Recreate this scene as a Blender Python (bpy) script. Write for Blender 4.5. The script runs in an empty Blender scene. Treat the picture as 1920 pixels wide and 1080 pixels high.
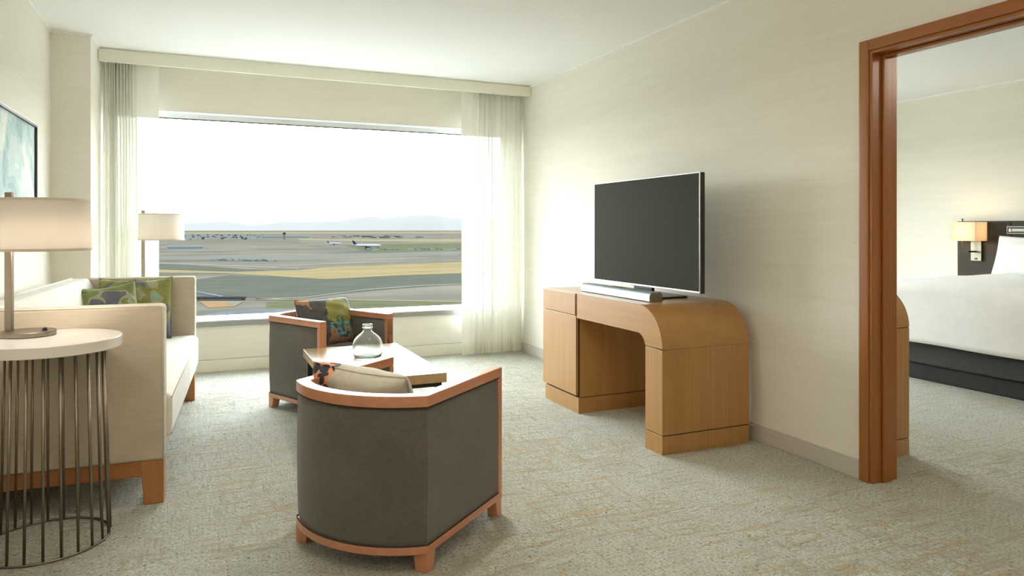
import bpy, bmesh, math, random
from mathutils import Vector, Matrix

# ------------------------------------------------------------------ camera, sky, exposure
scene = bpy.context.scene
COL = scene.collection
FPX, VPX, HOR = 1328.0, 376.0, 430.0          # focal length / wall vanishing point / horizon, for a 1920x1080 image
YAW = math.atan((960 - VPX) / FPX)
cam_d = bpy.data.cameras.new('camera')
cam = bpy.data.objects.new('camera', cam_d)
COL.objects.link(cam)
cam.location = (0, 0, 1.2)
cam.rotation_euler = (math.radians(90), 0, -YAW)
cam_d.sensor_width = 36.0
cam_d.lens = 36.0 * FPX / 1920.0
cam_d.shift_y = -(540 - HOR) / 1920.0
cam_d.clip_start = 0.05
cam_d.clip_end = 90000
scene.camera = cam

SKY = 7.6
world = bpy.data.worlds.new('sky')
scene.world = world
world.use_nodes = True
wn, wl = world.node_tree.nodes, world.node_tree.links
wn.clear()
w_out = wn.new('ShaderNodeOutputWorld')
w_bg = wn.new('ShaderNodeBackground')
w_tc = wn.new('ShaderNodeTexCoord')
w_sep = wn.new('ShaderNodeSeparateXYZ')
w_ramp = wn.new('ShaderNodeValToRGB')
w_ramp.color_ramp.elements[0].position = 0.0
w_ramp.color_ramp.elements[0].color = (1.0, 0.965, 0.90, 1)
w_ramp.color_ramp.elements[1].position = 0.45
w_ramp.color_ramp.elements[1].color = (0.84, 0.93, 1.0, 1)
e = w_ramp.color_ramp.elements.new(0.1)
e.color = (0.94, 0.975, 0.97, 1)
wl.new(w_tc.outputs['Generated'], w_sep.inputs[0])
wl.new(w_sep.outputs['Z'], w_ramp.inputs[0])
wl.new(w_ramp.outputs[0], w_bg.inputs['Color'])
w_bg.inputs['Strength'].default_value = SKY
wl.new(w_bg.outputs[0], w_out.inputs['Surface'])

scene.view_settings.view_transform = 'Standard'
scene.view_settings.look = 'None'
scene.view_settings.gamma = 1.0
scene.view_settings.exposure = 1.24
scene.view_settings.use_curve_mapping = False
scene.cycles.use_denoising = True
scene.cycles.max_bounces = 14
scene.cycles.diffuse_bounces = 7
scene.cycles.glossy_bounces = 4
scene.cycles.transmission_bounces = 8
scene.cycles.transparent_max_bounces = 16
scene.cycles.sample_clamp_indirect = 8.0
scene.cycles.caustics_reflective = False
scene.cycles.caustics_refractive = False

random.seed(7)

# ------------------------------------------------------------------ materials
def nodes_of(name):
    m = bpy.data.materials.new(name)
    m.use_nodes = True
    nt = m.node_tree
    return m, nt.nodes, nt.links, nt.nodes['Principled BSDF']

def coords(n, l, scale=(1, 1, 1), rot=(0, 0, 0)):
    tc = n.new('ShaderNodeTexCoord')
    mp = n.new('ShaderNodeMapping')
    mp.inputs['Scale'].default_value = scale
    mp.inputs['Rotation'].default_value = rot
    l.new(tc.outputs['Object'], mp.inputs['Vector'])
    return mp.outputs['Vector']

def noise(n, l, vec, scale, detail=3, rough=0.55, dist=0.0):
    t = n.new('ShaderNodeTexNoise')
    t.inputs['Scale'].default_value = scale
    t.inputs['Detail'].default_value = detail
    t.inputs['Roughness'].default_value = rough
    t.inputs['Distortion'].default_value = dist
    l.new(vec, t.inputs['Vector'])
    return t.outputs['Fac']

def ramp(n, l, fac, stops, interp='LINEAR'):
    r = n.new('ShaderNodeValToRGB')
    cr = r.color_ramp
    cr.interpolation = interp
    while len(cr.elements) > 2:
        cr.elements.remove(cr.elements[-1])
    cr.elements[0].position, cr.elements[0].color = stops[0][0], (*stops[0][1], 1)
    cr.elements[1].position, cr.elements[1].color = stops[-1][0], (*stops[-1][1], 1)
    for p, c in stops[1:-1]:
        x = cr.elements.new(p)
        x.color = (*c, 1)
    l.new(fac, r.inputs[0])
    return r.outputs['Color']

def mixc(n, l, fac, a, b, mode='MIX'):
    m = n.new('ShaderNodeMix')
    m.data_type = 'RGBA'
    m.blend_type = mode
    if isinstance(fac, float):
        m.inputs[0].default_value = fac
    else:
        l.new(fac, m.inputs[0])
    for s, i in ((a, 6), (b, 7)):
        if isinstance(s, tuple):
            m.inputs[i].default_value = (*s, 1)
        else:
            l.new(s, m.inputs[i])
    return m.outputs[2]

def math_n(n, l, op, a, b):
    m = n.new('ShaderNodeMath')
    m.operation = op
    for s, i in ((a, 0), (b, 1)):
        if isinstance(s, (int, float)):
            m.inputs[i].default_value = s
        else:
            l.new(s, m.inputs[i])
    return m.outputs[0]

def bump(n, l, p, h, strength=0.2, dist=0.002):
    b = n.new('ShaderNodeBump')
    b.inputs['Strength'].default_value = strength
    b.inputs['Distance'].default_value = dist
    l.new(h, b.inputs['Height'])
    l.new(b.outputs[0], p.inputs['Normal'])

def plain(name, col, rough=0.5, metal=0.0, coat=0.0, spec=0.5, grain=0.06, gscale=60.0):
    m, n, l, p = nodes_of(name)
    v = coords(n, l)
    f = noise(n, l, v, gscale, 3)
    c = ramp(n, l, f, [(0.3, tuple(x * (1 - grain) for x in col)), (0.7, tuple(min(1, x * (1 + grain)) for x in col))])
    l.new(c, p.inputs['Base Color'])
    p.inputs['Roughness'].default_value = rough
    p.inputs['Metallic'].default_value = metal
    p.inputs['Coat Weight'].default_value = coat
    p.inputs['Coat Roughness'].default_value = 0.12
    p.inputs['Specular IOR Level'].default_value = spec
    return m

def wallpaper(name, a, b):
    m, n, l, p = nodes_of(name)
    v1 = coords(n, l, (5, 5, 230))
    v2 = coords(n, l, (1.2, 1.2, 26))
    f1 = noise(n, l, v1, 1.0, 4, 0.6)
    f2 = noise(n, l, v2, 1.0, 3, 0.55)
    f = math_n(n, l, 'ADD', math_n(n, l, 'MULTIPLY', f1, 0.65), math_n(n, l, 'MULTIPLY', f2, 0.35))
    c = ramp(n, l, f, [(0.36, a), (0.64, b)])
    l.new(c, p.inputs['Base Color'])
    p.inputs['Roughness'].default_value = 0.75
    p.inputs['Specular IOR Level'].default_value = 0.25
    bump(n, l, p, f1, 0.25, 0.002)
    return m

def wood(name, a, b, axis='z', rough=0.42, coat=0.25, scale=1.0, spec=0.5):
    m, n, l, p = nodes_of(name)
    s = {'x': (1.6, 55, 55), 'y': (55, 1.6, 55), 'z': (55, 55, 1.6)}[axis]
    v = coords(n, l, tuple(q * scale for q in s))
    f1 = noise(n, l, v, 1.0, 5, 0.6, 0.4)
    s2 = {'x': (0.5, 9, 9), 'y': (9, 0.5, 9), 'z': (9, 9, 0.5)}[axis]
    v2 = coords(n, l, tuple(q * scale for q in s2))
    f2 = noise(n, l, v2, 1.0, 3, 0.5, 0.8)
    f = math_n(n, l, 'ADD', math_n(n, l, 'MULTIPLY', f1, 0.6), math_n(n, l, 'MULTIPLY', f2, 0.4))
    c = ramp(n, l, f, [(0.3, a), (0.7, b)])
    l.new(c, p.inputs['Base Color'])
    p.inputs['Roughness'].default_value = rough
    p.inputs['Coat Weight'].default_value = coat
    p.inputs['Coat Roughness'].default_value = 0.18
    p.inputs['Specular IOR Level'].default_value = spec
    bump(n, l, p, f1, 0.06, 0.001)
    return m

def fabric(name, a, b, stretch=(14, 14, 160), rough=0.9, sheen=0.15, bs=0.25):
    m, n, l, p = nodes_of(name)
    v1 = coords(n, l, stretch)
    f1 = noise(n, l, v1, 1.0, 4, 0.65)
    v2 = coords(n, l, (1, 1, 1))
    f2 = noise(n, l, v2, 420.0, 2, 0.5)
    f3 = noise(n, l, v2, 5.0, 3, 0.5)
    f = math_n(n, l, 'ADD', math_n(n, l, 'MULTIPLY', f1, 0.55), math_n(n, l, 'MULTIPLY', f3, 0.45))
    c = ramp(n, l, f, [(0.33, a), (0.67, b)])
    l.new(c, p.inputs['Base Color'])
    p.inputs['Roughness'].default_value = rough
    p.inputs['Specular IOR Level'].default_value = 0.2
    p.inputs['Sheen Weight'].default_value = sheen
    p.inputs['Sheen Roughness'].default_value = 0.5
    bump(n, l, p, f2, bs, 0.0015)
    return m

def printed(name, stops, scale=5.0, seed=(0, 0, 0), spots=None):
    m, n, l, p = nodes_of(name)
    tc = n.new('ShaderNodeTexCoord')
    mp = n.new('ShaderNodeMapping')
    mp.inputs['Location'].default_value = seed
    l.new(tc.outputs['Object'], mp.inputs['Vector'])
    f = noise(n, l, mp.outputs[0], scale, 2.5, 0.55, 0.6)
    c = ramp(n, l, f, stops, 'CONSTANT')
    f2 = noise(n, l, mp.outputs[0], scale * 5, 3, 0.6, 0.3)
    c2 = mixc(n, l, 0.25, c, ramp(n, l, f2, [(0.3, (0.1, 0.1, 0.09)), (0.7, (0.75, 0.72, 0.6))]), 'OVERLAY')
    if spots:
        vo = n.new('ShaderNodeTexVoronoi')
        vo.inputs['Scale'].default_value = spots[0]
        l.new(mp.outputs[0], vo.inputs['Vector'])
        wob = math_n(n, l, 'ADD', vo.outputs['Distance'], math_n(n, l, 'MULTIPLY', f2, 0.25))
        k = ramp(n, l, wob, [(0.0, (1, 1, 1)), (spots[1], (0, 0, 0))], 'CONSTANT')
        c2 = mixc(n, l, k, c2, spots[2])
    l.new(c2, p.inputs['Base Color'])
    p.inputs['Roughness'].default_value = 0.8
    p.inputs['Sheen Weight'].default_value = 0.2
    p.inputs['Specular IOR Level'].default_value = 0.25
    f3 = noise(n, l, mp.outputs[0], 300, 2)
    bump(n, l, p, f3, 0.15, 0.001)
    return m

def see_through(name, tint, transp, translucent=0.5, rough_noise=False):
    """thin woven cloth: part gap (transparent), part thread (diffuse and translucent)"""
    m = bpy.data.materials.new(name)
    m.use_nodes = True
    n, l = m.node_tree.nodes, m.node_tree.links
    n.clear()
    out = n.new('ShaderNodeOutputMaterial')
    d = n.new('ShaderNodeBsdfDiffuse')
    t = n.new('ShaderNodeBsdfTranslucent')
    tr = n.new('ShaderNodeBsdfTransparent')
    v = coords(n, l, (260, 260, 260))
    f = noise(n, l, v, 1.0, 2)
    c = ramp(n, l, f, [(0.3, tuple(x * 0.96 for x in tint)), (0.7, tint)])
    l.new(c, d.inputs['Color'])
    l.new(c, t.inputs['Color'])
    m1 = n.new('ShaderNodeMixShader')
    m1.inputs[0].default_value = translucent
    l.new(d.outputs[0], m1.inputs[1])
    l.new(t.outputs[0], m1.inputs[2])
    m2 = n.new('ShaderNodeMixShader')
    m2.inputs[0].default_value = transp
    l.new(m1.outputs[0], m2.inputs[1])
    l.new(tr.outputs[0], m2.inputs[2])
    l.new(m2.outputs[0], out.inputs['Surface'])
    return m

def pane(name):
    m = bpy.data.materials.new(name)
    m.use_nodes = True
    n, l = m.node_tree.nodes, m.node_tree.links
    n.clear()
    out = n.new('ShaderNodeOutputMaterial')
    tr = n.new('ShaderNodeBsdfTransparent')
    tr.inputs['Color'].default_value = (0.97, 0.985, 0.98, 1)
    gl = n.new('ShaderNodeBsdfGlossy')
    gl.inputs['Roughness'].default_value = 0.0
    lw = n.new('ShaderNodeFresnel')
    geo = n.new('ShaderNodeNewGeometry')
    ior = n.new('ShaderNodeMix')          # both faces of the sheet meet air
    ior.data_type = 'FLOAT'
    ior.inputs[2].default_value = 1.4
    ior.inputs[3].default_value = 1 / 1.4
    l.new(geo.outputs['Backfacing'], ior.inputs[0])
    l.new(ior.outputs[0], lw.inputs['IOR'])
    mx = n.new('ShaderNodeMixShader')
    coated = math_n(n, l, 'MAXIMUM', math_n(n, l, 'SUBTRACT', lw.outputs[0], 0.034), 0.002)   # anti-reflection coating
    l.new(coated, mx.inputs[0])
    l.new(tr.outputs[0], mx.inputs[1])
    l.new(gl.outputs[0], mx.inputs[2])
    l.new(mx.outputs[0], out.inputs['Surface'])
    return m

def glass(name, col):
    m, n, l, p = nodes_of(name)
    v = coords(n, l)
    f = noise(n, l, v, 90, 2)
    c = ramp(n, l, f, [(0.3, tuple(x * 0.97 for x in col)), (0.7, col)])
    l.new(c, p.inputs['Base Color'])
    p.inputs['Transmission Weight'].default_value = 0.82
    p.inputs['Roughness'].default_value = 0.12
    p.inputs['IOR'].default_value = 1.3
    bump(n, l, p, f, 0.12, 0.002)
    return m

def emissive(name, col, strength):
    m, n, l, p = nodes_of(name)
    v = coords(n, l)
    f = noise(n, l, v, 20, 2)
    c = ramp(n, l, f, [(0.3, tuple(x * 0.98 for x in col)), (0.7, col)])
    l.new(c, p.inputs['Base Color'])
    l.new(c, p.inputs['Emission Color'])
    p.inputs['Emission Strength'].default_value = strength
    return m

def carpet(name):
    m, n, l, p = nodes_of(name)
    v = coords(n, l)
    sp = noise(n, l, v, 85, 4, 0.75)
    pit = noise(n, l, v, 42, 3, 0.7)
    mid = noise(n, l, v, 9, 3, 0.6)
    big = noise(n, l, v, 0.9, 2, 0.5)
    c = ramp(n, l, sp, [(0.34, CARPET[0]), (0.48, CARPET[1]), (0.64, CARPET[2])])
    c = mixc(n, l, ramp(n, l, pit, [(0.33, (0.9, 0.9, 0.9)), (0.41, (0, 0, 0))]), c, CARPET[0])
    c = mixc(n, l, ramp(n, l, mid, [(0.38, (0, 0, 0)), (0.66, (0.55, 0.55, 0.55))]), c, CARPET[3])
    vx = coords(n, l, (3.6, 34, 1))
    vy = coords(n, l, (34, 6.0, 1))
    sx = noise(n, l, vx, 1.0, 3, 0.6)
    sy = noise(n, l, vy, 1.0, 3, 0.6)
    s = math_n(n, l, 'MAXIMUM', sx, math_n(n, l, 'SUBTRACT', sy, 0.02))
    s = math_n(n, l, 'ADD', s, math_n(n, l, 'MULTIPLY', math_n(n, l, 'SUBTRACT', big, 0.5), 0.35))
    s = math_n(n, l, 'ADD', s, math_n(n, l, 'MULTIPLY', math_n(n, l, 'SUBTRACT', sp, 0.5), 0.45))
    k = ramp(n, l, s, [(0.585, (0, 0, 0)), (0.68, (1, 1, 1))])
    c = mixc(n, l, math_n(n, l, 'MULTIPLY', k, 0.6), c, CARPET[4])
    l.new(c, p.inputs['Base Color'])
    p.inputs['Roughness'].default_value = 0.95
    p.inputs['Specular IOR Level'].default_value = 0.1
    p.inputs['Sheen Weight'].default_value = 0.15
    h = math_n(n, l, 'ADD', math_n(n, l, 'ADD', sp, pit), math_n(n, l, 'MULTIPLY', k, 0.4))
    bump(n, l, p, h, 0.8, 0.012)
    return m

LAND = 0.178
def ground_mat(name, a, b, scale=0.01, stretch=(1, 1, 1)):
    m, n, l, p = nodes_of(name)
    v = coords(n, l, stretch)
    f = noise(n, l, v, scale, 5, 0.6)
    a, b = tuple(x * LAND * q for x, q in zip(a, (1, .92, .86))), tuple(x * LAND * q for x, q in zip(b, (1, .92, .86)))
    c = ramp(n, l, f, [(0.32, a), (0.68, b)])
    l.new(c, p.inputs['Base Color'])
    p.inputs['Roughness'].default_value = 1.0
    p.inputs['Specular IOR Level'].default_value = 0.0
    return m

CARPET = [(0.15, 0.14, 0.105), (0.50, 0.505, 0.43), (0.68, 0.69, 0.61), (0.42, 0.415, 0.345), (0.54, 0.38, 0.15)]
M = {}
M['paper'] = wallpaper('wallpaper_beige', (0.765, 0.735, 0.65), (0.82, 0.795, 0.72))
M['ceil'] = plain('ceiling_paint', (0.86, 0.86, 0.84), 0.9, spec=0.1, grain=0.01)
M['trimw'] = plain('trim_paint', (0.86, 0.86, 0.82), 0.45, grain=0.01)
M['base'] = plain('baseboard_paint', (0.56, 0.52, 0.47), 0.5, grain=0.02)
M['valance'] = plain('valance_paint', (0.82, 0.81, 0.70), 0.6, grain=0.01)
M['sillw'] = plain('sill_white', (0.82, 0.82, 0.80), 0.35, grain=0.01)
M['alu'] = plain('aluminium_grey', (0.33, 0.34, 0.34), 0.4, metal=0.6, grain=0.05)
M['framew'] = plain('window_frame_paint', (0.74, 0.76, 0.76), 0.4, grain=0.01)
M['pane'] = pane('window_pane')
M['carpet'] = carpet('carpet_sage')
M['casing'] = wood('casing_wood', (0.29, 0.097, 0.017), (0.345, 0.122, 0.024), 'z', 0.4, 0.2)
M['casing_y'] = wood('casing_wood_across', (0.29, 0.097, 0.017), (0.345, 0.122, 0.024), 'y', 0.4, 0.2)
M['desk_z'] = wood('desk_wood_upright', (0.37, 0.178, 0.050), (0.465, 0.25, 0.083), 'z', 0.40, 0.45)
M['desk_y'] = wood('desk_wood_along', (0.37, 0.178, 0.050), (0.465, 0.25, 0.083), 'y', 0.40, 0.45)
M['dark'] = plain('dark_gap', (0.03, 0.02, 0.012), 0.8)
M['cherry_y'] = wood('cherry_wood_along', (0.46, 0.19, 0.095), (0.60, 0.27, 0.145), 'y', 0.33, 0.35)
M['cherry_x'] = wood('cherry_wood_across', (0.46, 0.19, 0.095), (0.60, 0.27, 0.145), 'x', 0.33, 0.35)
M['cherry_z'] = wood('cherry_wood_upright', (0.46, 0.19, 0.095), (0.60, 0.27, 0.145), 'z', 0.33, 0.35)
M['sofawood'] = wood('sofa_wood', (0.36, 0.135, 0.038), (0.48, 0.20, 0.06), 'x', 0.4, 0.3)
M['sofawood_z'] = wood('sofa_wood_upright', (0.38, 0.145, 0.042), (0.50, 0.22, 0.07), 'z', 0.4, 0.3)
M['velvet'] = fabric('grey_brown_velvet', (0.098, 0.086, 0.069), (0.138, 0.122, 0.10), (40, 40, 60), 0.85, 0.35, 0.2)
M['velvetdark'] = plain('velvet_welt', (0.03, 0.026, 0.02), 0.9)
M['linen'] = fabric('sofa_linen', (0.50, 0.42, 0.31), (0.64, 0.56, 0.44), (10, 10, 190), 0.9, 0.1, 0.3)
M['linen_seat'] = fabric('sofa_seat_linen', (0.66, 0.63, 0.55), (0.76, 0.73, 0.65), (30, 30, 90), 0.9, 0.1, 0.25)
M['welt'] = plain('pale_welt', (0.74, 0.69, 0.58), 0.8)
M['oak_y'] = wood('table_oak', (0.42, 0.27, 0.12), (0.55, 0.38, 0.19), 'y', 0.22, 0.8)
M['blackmetal'] = plain('black_metal', (0.03, 0.03, 0.028), 0.45, metal=0.4)
M['whitetop'] = plain('white_lacquer', (0.80, 0.77, 0.72), 0.25, coat=0.3, grain=0.01)
M['nickel'] = plain('brushed_nickel', (0.29, 0.245, 0.195), 0.32, metal=1.0, grain=0.05)
M['steel'] = plain('brushed_steel', (0.24, 0.23, 0.18), 0.4, metal=1.0, grain=0.04)
M['shade'] = see_through('lamp_shade_linen', (0.86, 0.81, 0.74), 0.0, 0.30)
M['shadewarm'] = see_through('wall_lamp_linen', (0.86, 0.78, 0.66), 0.0, 0.5)
M['trimshade'] = plain('shade_trim', (0.66, 0.58, 0.48), 0.8)
M['bulb'] = emissive('bulb_glow', (1.0, 0.86, 0.68), 6.0)
M['screen'] = plain('tv_screen', (0.042, 0.043, 0.033), 0.6, spec=0.04, grain=0.01)
M['bezel'] = plain('tv_bezel_silver', (0.45, 0.46, 0.45), 0.3, metal=0.9)
M['tvback'] = plain('tv_black_plastic', (0.012, 0.012, 0.012), 0.3)
M['silver'] = plain('soundbar_silver', (0.34, 0.38, 0.40), 0.45, metal=0.6)
M['sheer'] = see_through('sheer_curtain', (0.90, 0.90, 0.84), 0.030, 0.085)
M['sheerhem'] = see_through('sheer_curtain_hem', (0.88, 0.87, 0.78), 0.02, 0.08)
M['art'] = printed('abstract_painting', [(0.0, (0.36, 0.52, 0.56)), (0.40, (0.46, 0.62, 0.64)), (0.47, (0.58, 0.70, 0.70)), (0.53, (0.72, 0.80, 0.77)), (0.60, (0.80, 0.83, 0.78))], 3.2, (3.1, 0.4, 1.2))
M['frameblk'] = plain('frame_black', (0.014, 0.013, 0.012), 0.35)
M['framesilver'] = plain('frame_silver', (0.7, 0.69, 0.64), 0.3, metal=0.8)
M['bedwhite'] = fabric('white_bed_linen', (0.80, 0.80, 0.785), (0.86, 0.86, 0.85), (25, 25, 25), 0.9, 0.1, 0.12)
M['bedbase'] = plain('bed_base_charcoal', (0.05, 0.048, 0.046), 0.85)
M['bedplinth'] = plain('bed_plinth_black', (0.025, 0.024, 0.023), 0.8)
M['headb'] = wood('headboard_dark', (0.050, 0.044, 0.036), (0.066, 0.058, 0.048), 'y', 0.7, 0.0, spec=0.2)
M['bottle'] = glass('pale_green_glass', (0.93, 0.97, 0.93))
M['black'] = plain('black_plastic', (0.01, 0.01, 0.01), 0.4)
M['p_sofa1'] = printed('print_olive_grey', [(0.0, (0.13, 0.155, 0.05)), (0.40, (0.22, 0.235, 0.085)), (0.52, (0.36, 0.36, 0.26)), (0.56, (0.15, 0.15, 0.185)), (0.66, (0.42, 0.37, 0.25))], 4.5, (0.3, 2.2, 5.1))
M['p_sofa2'] = printed('print_lime_teal', [(0.0, (0.10, 0.10, 0.14)), (0.41, (0.16, 0.16, 0.21)), (0.455, (0.27, 0.27, 0.085)), (0.54, (0.42, 0.38, 0.26)), (0.585, (0.20, 0.52, 0.48)), (0.62, (0.62, 0.36, 0.25))], 5.0, (4.0, 1.0, 2.0))
def floral(name):
    """charcoal cloth with one big lime bloom, teal speckled petals and peach corners"""
    m, n, l, p = nodes_of(name)
    tc = n.new('ShaderNodeTexCoord')
    v = tc.outputs['Object']
    sep = n.new('ShaderNodeSeparateXYZ')
    l.new(v, sep.inputs[0])
    f = noise(n, l, v, 9.0, 3, 0.6)
    f2 = noise(n, l, v, 38.0, 3, 0.6)
    vo = n.new('ShaderNodeTexVoronoi')
    vo.inputs['Scale'].default_value = 34
    l.new(v, vo.inputs['Vector'])
    col = ramp(n, l, f2, [(0.3, (0.060, 0.057, 0.062)), (0.7, (0.125, 0.118, 0.12))])
    def blob(cx, cz, r, wob):
        dx = math_n(n, l, 'SUBTRACT', sep.outputs['X'], cx)
        dz = math_n(n, l, 'SUBTRACT', sep.outputs['Z'], cz)
        d = math_n(n, l, 'SQRT', math_n(n, l, 'ADD', math_n(n, l, 'MULTIPLY', dx, dx), math_n(n, l, 'MULTIPLY', dz, dz)), 0)
        d = math_n(n, l, 'ADD', d, math_n(n, l, 'MULTIPLY', math_n(n, l, 'SUBTRACT', f, 0.5), wob))
        return math_n(n, l, 'LESS_THAN', d, r)
    for cx, cz, r, wob, c in ((.17, .34, .055, .2, (.52, .27, .13)), (-.04, .045, .10, .12, (.52, .25, .14)), (-.20, .05, .07, .1, (.24, .24, .06)), (-.075, .225, .105, .16, (.34, .33, .075))):
        shade = mixc(n, l, math_n(n, l, 'MULTIPLY', f2, 0.5), c, tuple(x * .55 for x in c))
        col = mixc(n, l, blob(cx, cz, r, wob), col, shade)
    teal = mixc(n, l, math_n(n, l, 'GREATER_THAN', f2, 0.52), (.02, .12, .16), (.10, .45, .48))
    k = math_n(n, l, 'MULTIPLY', blob(-.055, .095, .085, .18), math_n(n, l, 'LESS_THAN', vo.outputs['Distance'], .55))
    col = mixc(n, l, k, col, teal)
    l.new(col, p.inputs['Base Color'])
    p.inputs['Roughness'].default_value = 0.8
    p.inputs['Sheen Weight'].default_value = 0.2
    bump(n, l, p, noise(n, l, v, 300, 2), 0.15, 0.001)
    return m
def ended(name):
    """sand grey cloth whose one end is orange with black blots"""
    m, n, l, p = nodes_of(name)
    tc = n.new('ShaderNodeTexCoord')
    v = tc.outputs['Object']
    sep = n.new('ShaderNodeSeparateXYZ')
    l.new(v, sep.inputs[0])
    f = noise(n, l, v, 7.0, 3, 0.6, 0.5)
    f2 = noise(n, l, v, 30.0, 3, 0.6)
    sand = ramp(n, l, f, [(0.3, (0.40, 0.41, 0.34)), (0.5, (0.56, 0.53, 0.43)), (0.62, (0.50, 0.43, 0.34)), (0.72, (0.38, 0.39, 0.34))])
    vo = n.new('ShaderNodeTexVoronoi')
    vo.inputs['Scale'].default_value = 22
    l.new(v, vo.inputs['Vector'])
    wob = math_n(n, l, 'ADD', vo.outputs['Distance'], math_n(n, l, 'MULTIPLY', math_n(n, l, 'SUBTRACT', f2, 0.5), 0.5))
    orange = mixc(n, l, math_n(n, l, 'LESS_THAN', wob, 0.50), (0.72, 0.30, 0.13), (0.025, 0.025, 0.045))
    edge = math_n(n, l, 'ADD', sep.outputs['X'], math_n(n, l, 'MULTIPLY', math_n(n, l, 'SUBTRACT', f, 0.5), 0.25))
    col = mixc(n, l, math_n(n, l, 'LESS_THAN', edge, -0.085), sand, orange)
    l.new(col, p.inputs['Base Color'])
    p.inputs['Roughness'].default_value = 0.8
    p.inputs['Sheen Weight'].default_value = 0.2
    bump(n, l, p, noise(n, l, v, 22, 3), 0.5, 0.006)
    return m
M['p_far'] = floral('print_charcoal_floral')
M['p_near'] = ended('print_sand_orange_end')

# outdoor materials
M['ground'] = ground_mat('plain_ground', (0.105, 0.109, 0.097), (0.21, 0.203, 0.17), 0.006, (1, 2.2, 1))
M['bounce'] = plain('bounce_slab_grey', (0.19, 0.19, 0.18), 0.9, grain=0.08, gscale=1.0)  # for the added slab that reflects skylight
M['dry'] = ground_mat('dry_grass', (0.215, 0.185, 0.10), (0.295, 0.255, 0.15), 0.02, (1, 4, 1))
M['green'] = ground_mat('grey_green_grass', (0.088, 0.103, 0.088), (0.112, 0.126, 0.104), 0.03, (1, 3, 1))
M['meadow'] = ground_mat('olive_grass', (0.098, 0.112, 0.067), (0.135, 0.148, 0.09), 0.05, (1, 3, 1))
M['road'] = ground_mat('pale_road', (0.17, 0.175, 0.155), (0.22, 0.222, 0.195), 0.05)
M['blueroad'] = ground_mat('blue_asphalt', (0.125, 0.15, 0.165), (0.175, 0.20, 0.215), 0.05)
M['apron'] = ground_mat('concrete_apron', (0.15, 0.155, 0.14), (0.19, 0.195, 0.175), 0.02, (1, 4, 1))
M['tan'] = ground_mat('tan_field', (0.21, 0.185, 0.12), (0.27, 0.24, 0.165), 0.003, (1, 4, 1))
M['brown'] = ground_mat('brown_field', (0.135, 0.128, 0.10), (0.175, 0.165, 0.125), 0.003, (1, 4, 1))
M['lot'] = ground_mat('orange_earth', (0.24, 0.15, 0.075), (0.30, 0.215, 0.13), 0.15, (1, 6, 1))
M['mount'] = ground_mat('hazed_mountain', (0.325, 0.348, 0.362), (0.337, 0.360, 0.375), 0.0006)  # distance haze put into the pale base colour
M['farwhite'] = plain('pale_building', tuple(x * LAND for x in (0.27, 0.29, 0.29)), 0.8, gscale=0.5, spec=0.0)
M['fardark'] = plain('dark_roof', tuple(x * LAND for x in (0.055, 0.055, 0.055)), 0.8, gscale=0.5, spec=0.0)
M['farblue'] = plain('blue_glass_building', tuple(x * LAND for x in (0.12, 0.16, 0.18)), 0.7, gscale=0.5, spec=0.0)
M['fartree'] = plain('far_tree_foliage', tuple(x * LAND for x in (0.06, 0.075, 0.055)), 1.0, gscale=0.5, spec=0.0)
M['planewhite'] = plain('aircraft_white', tuple(x * LAND for x in (0.40, 0.42, 0.44)), 0.4, gscale=0.5, spec=0.0)
M['planeblue'] = plain('aircraft_blue', tuple(x * LAND for x in (0.02, 0.035, 0.075)), 0.4, gscale=0.5, spec=0.0)

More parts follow.
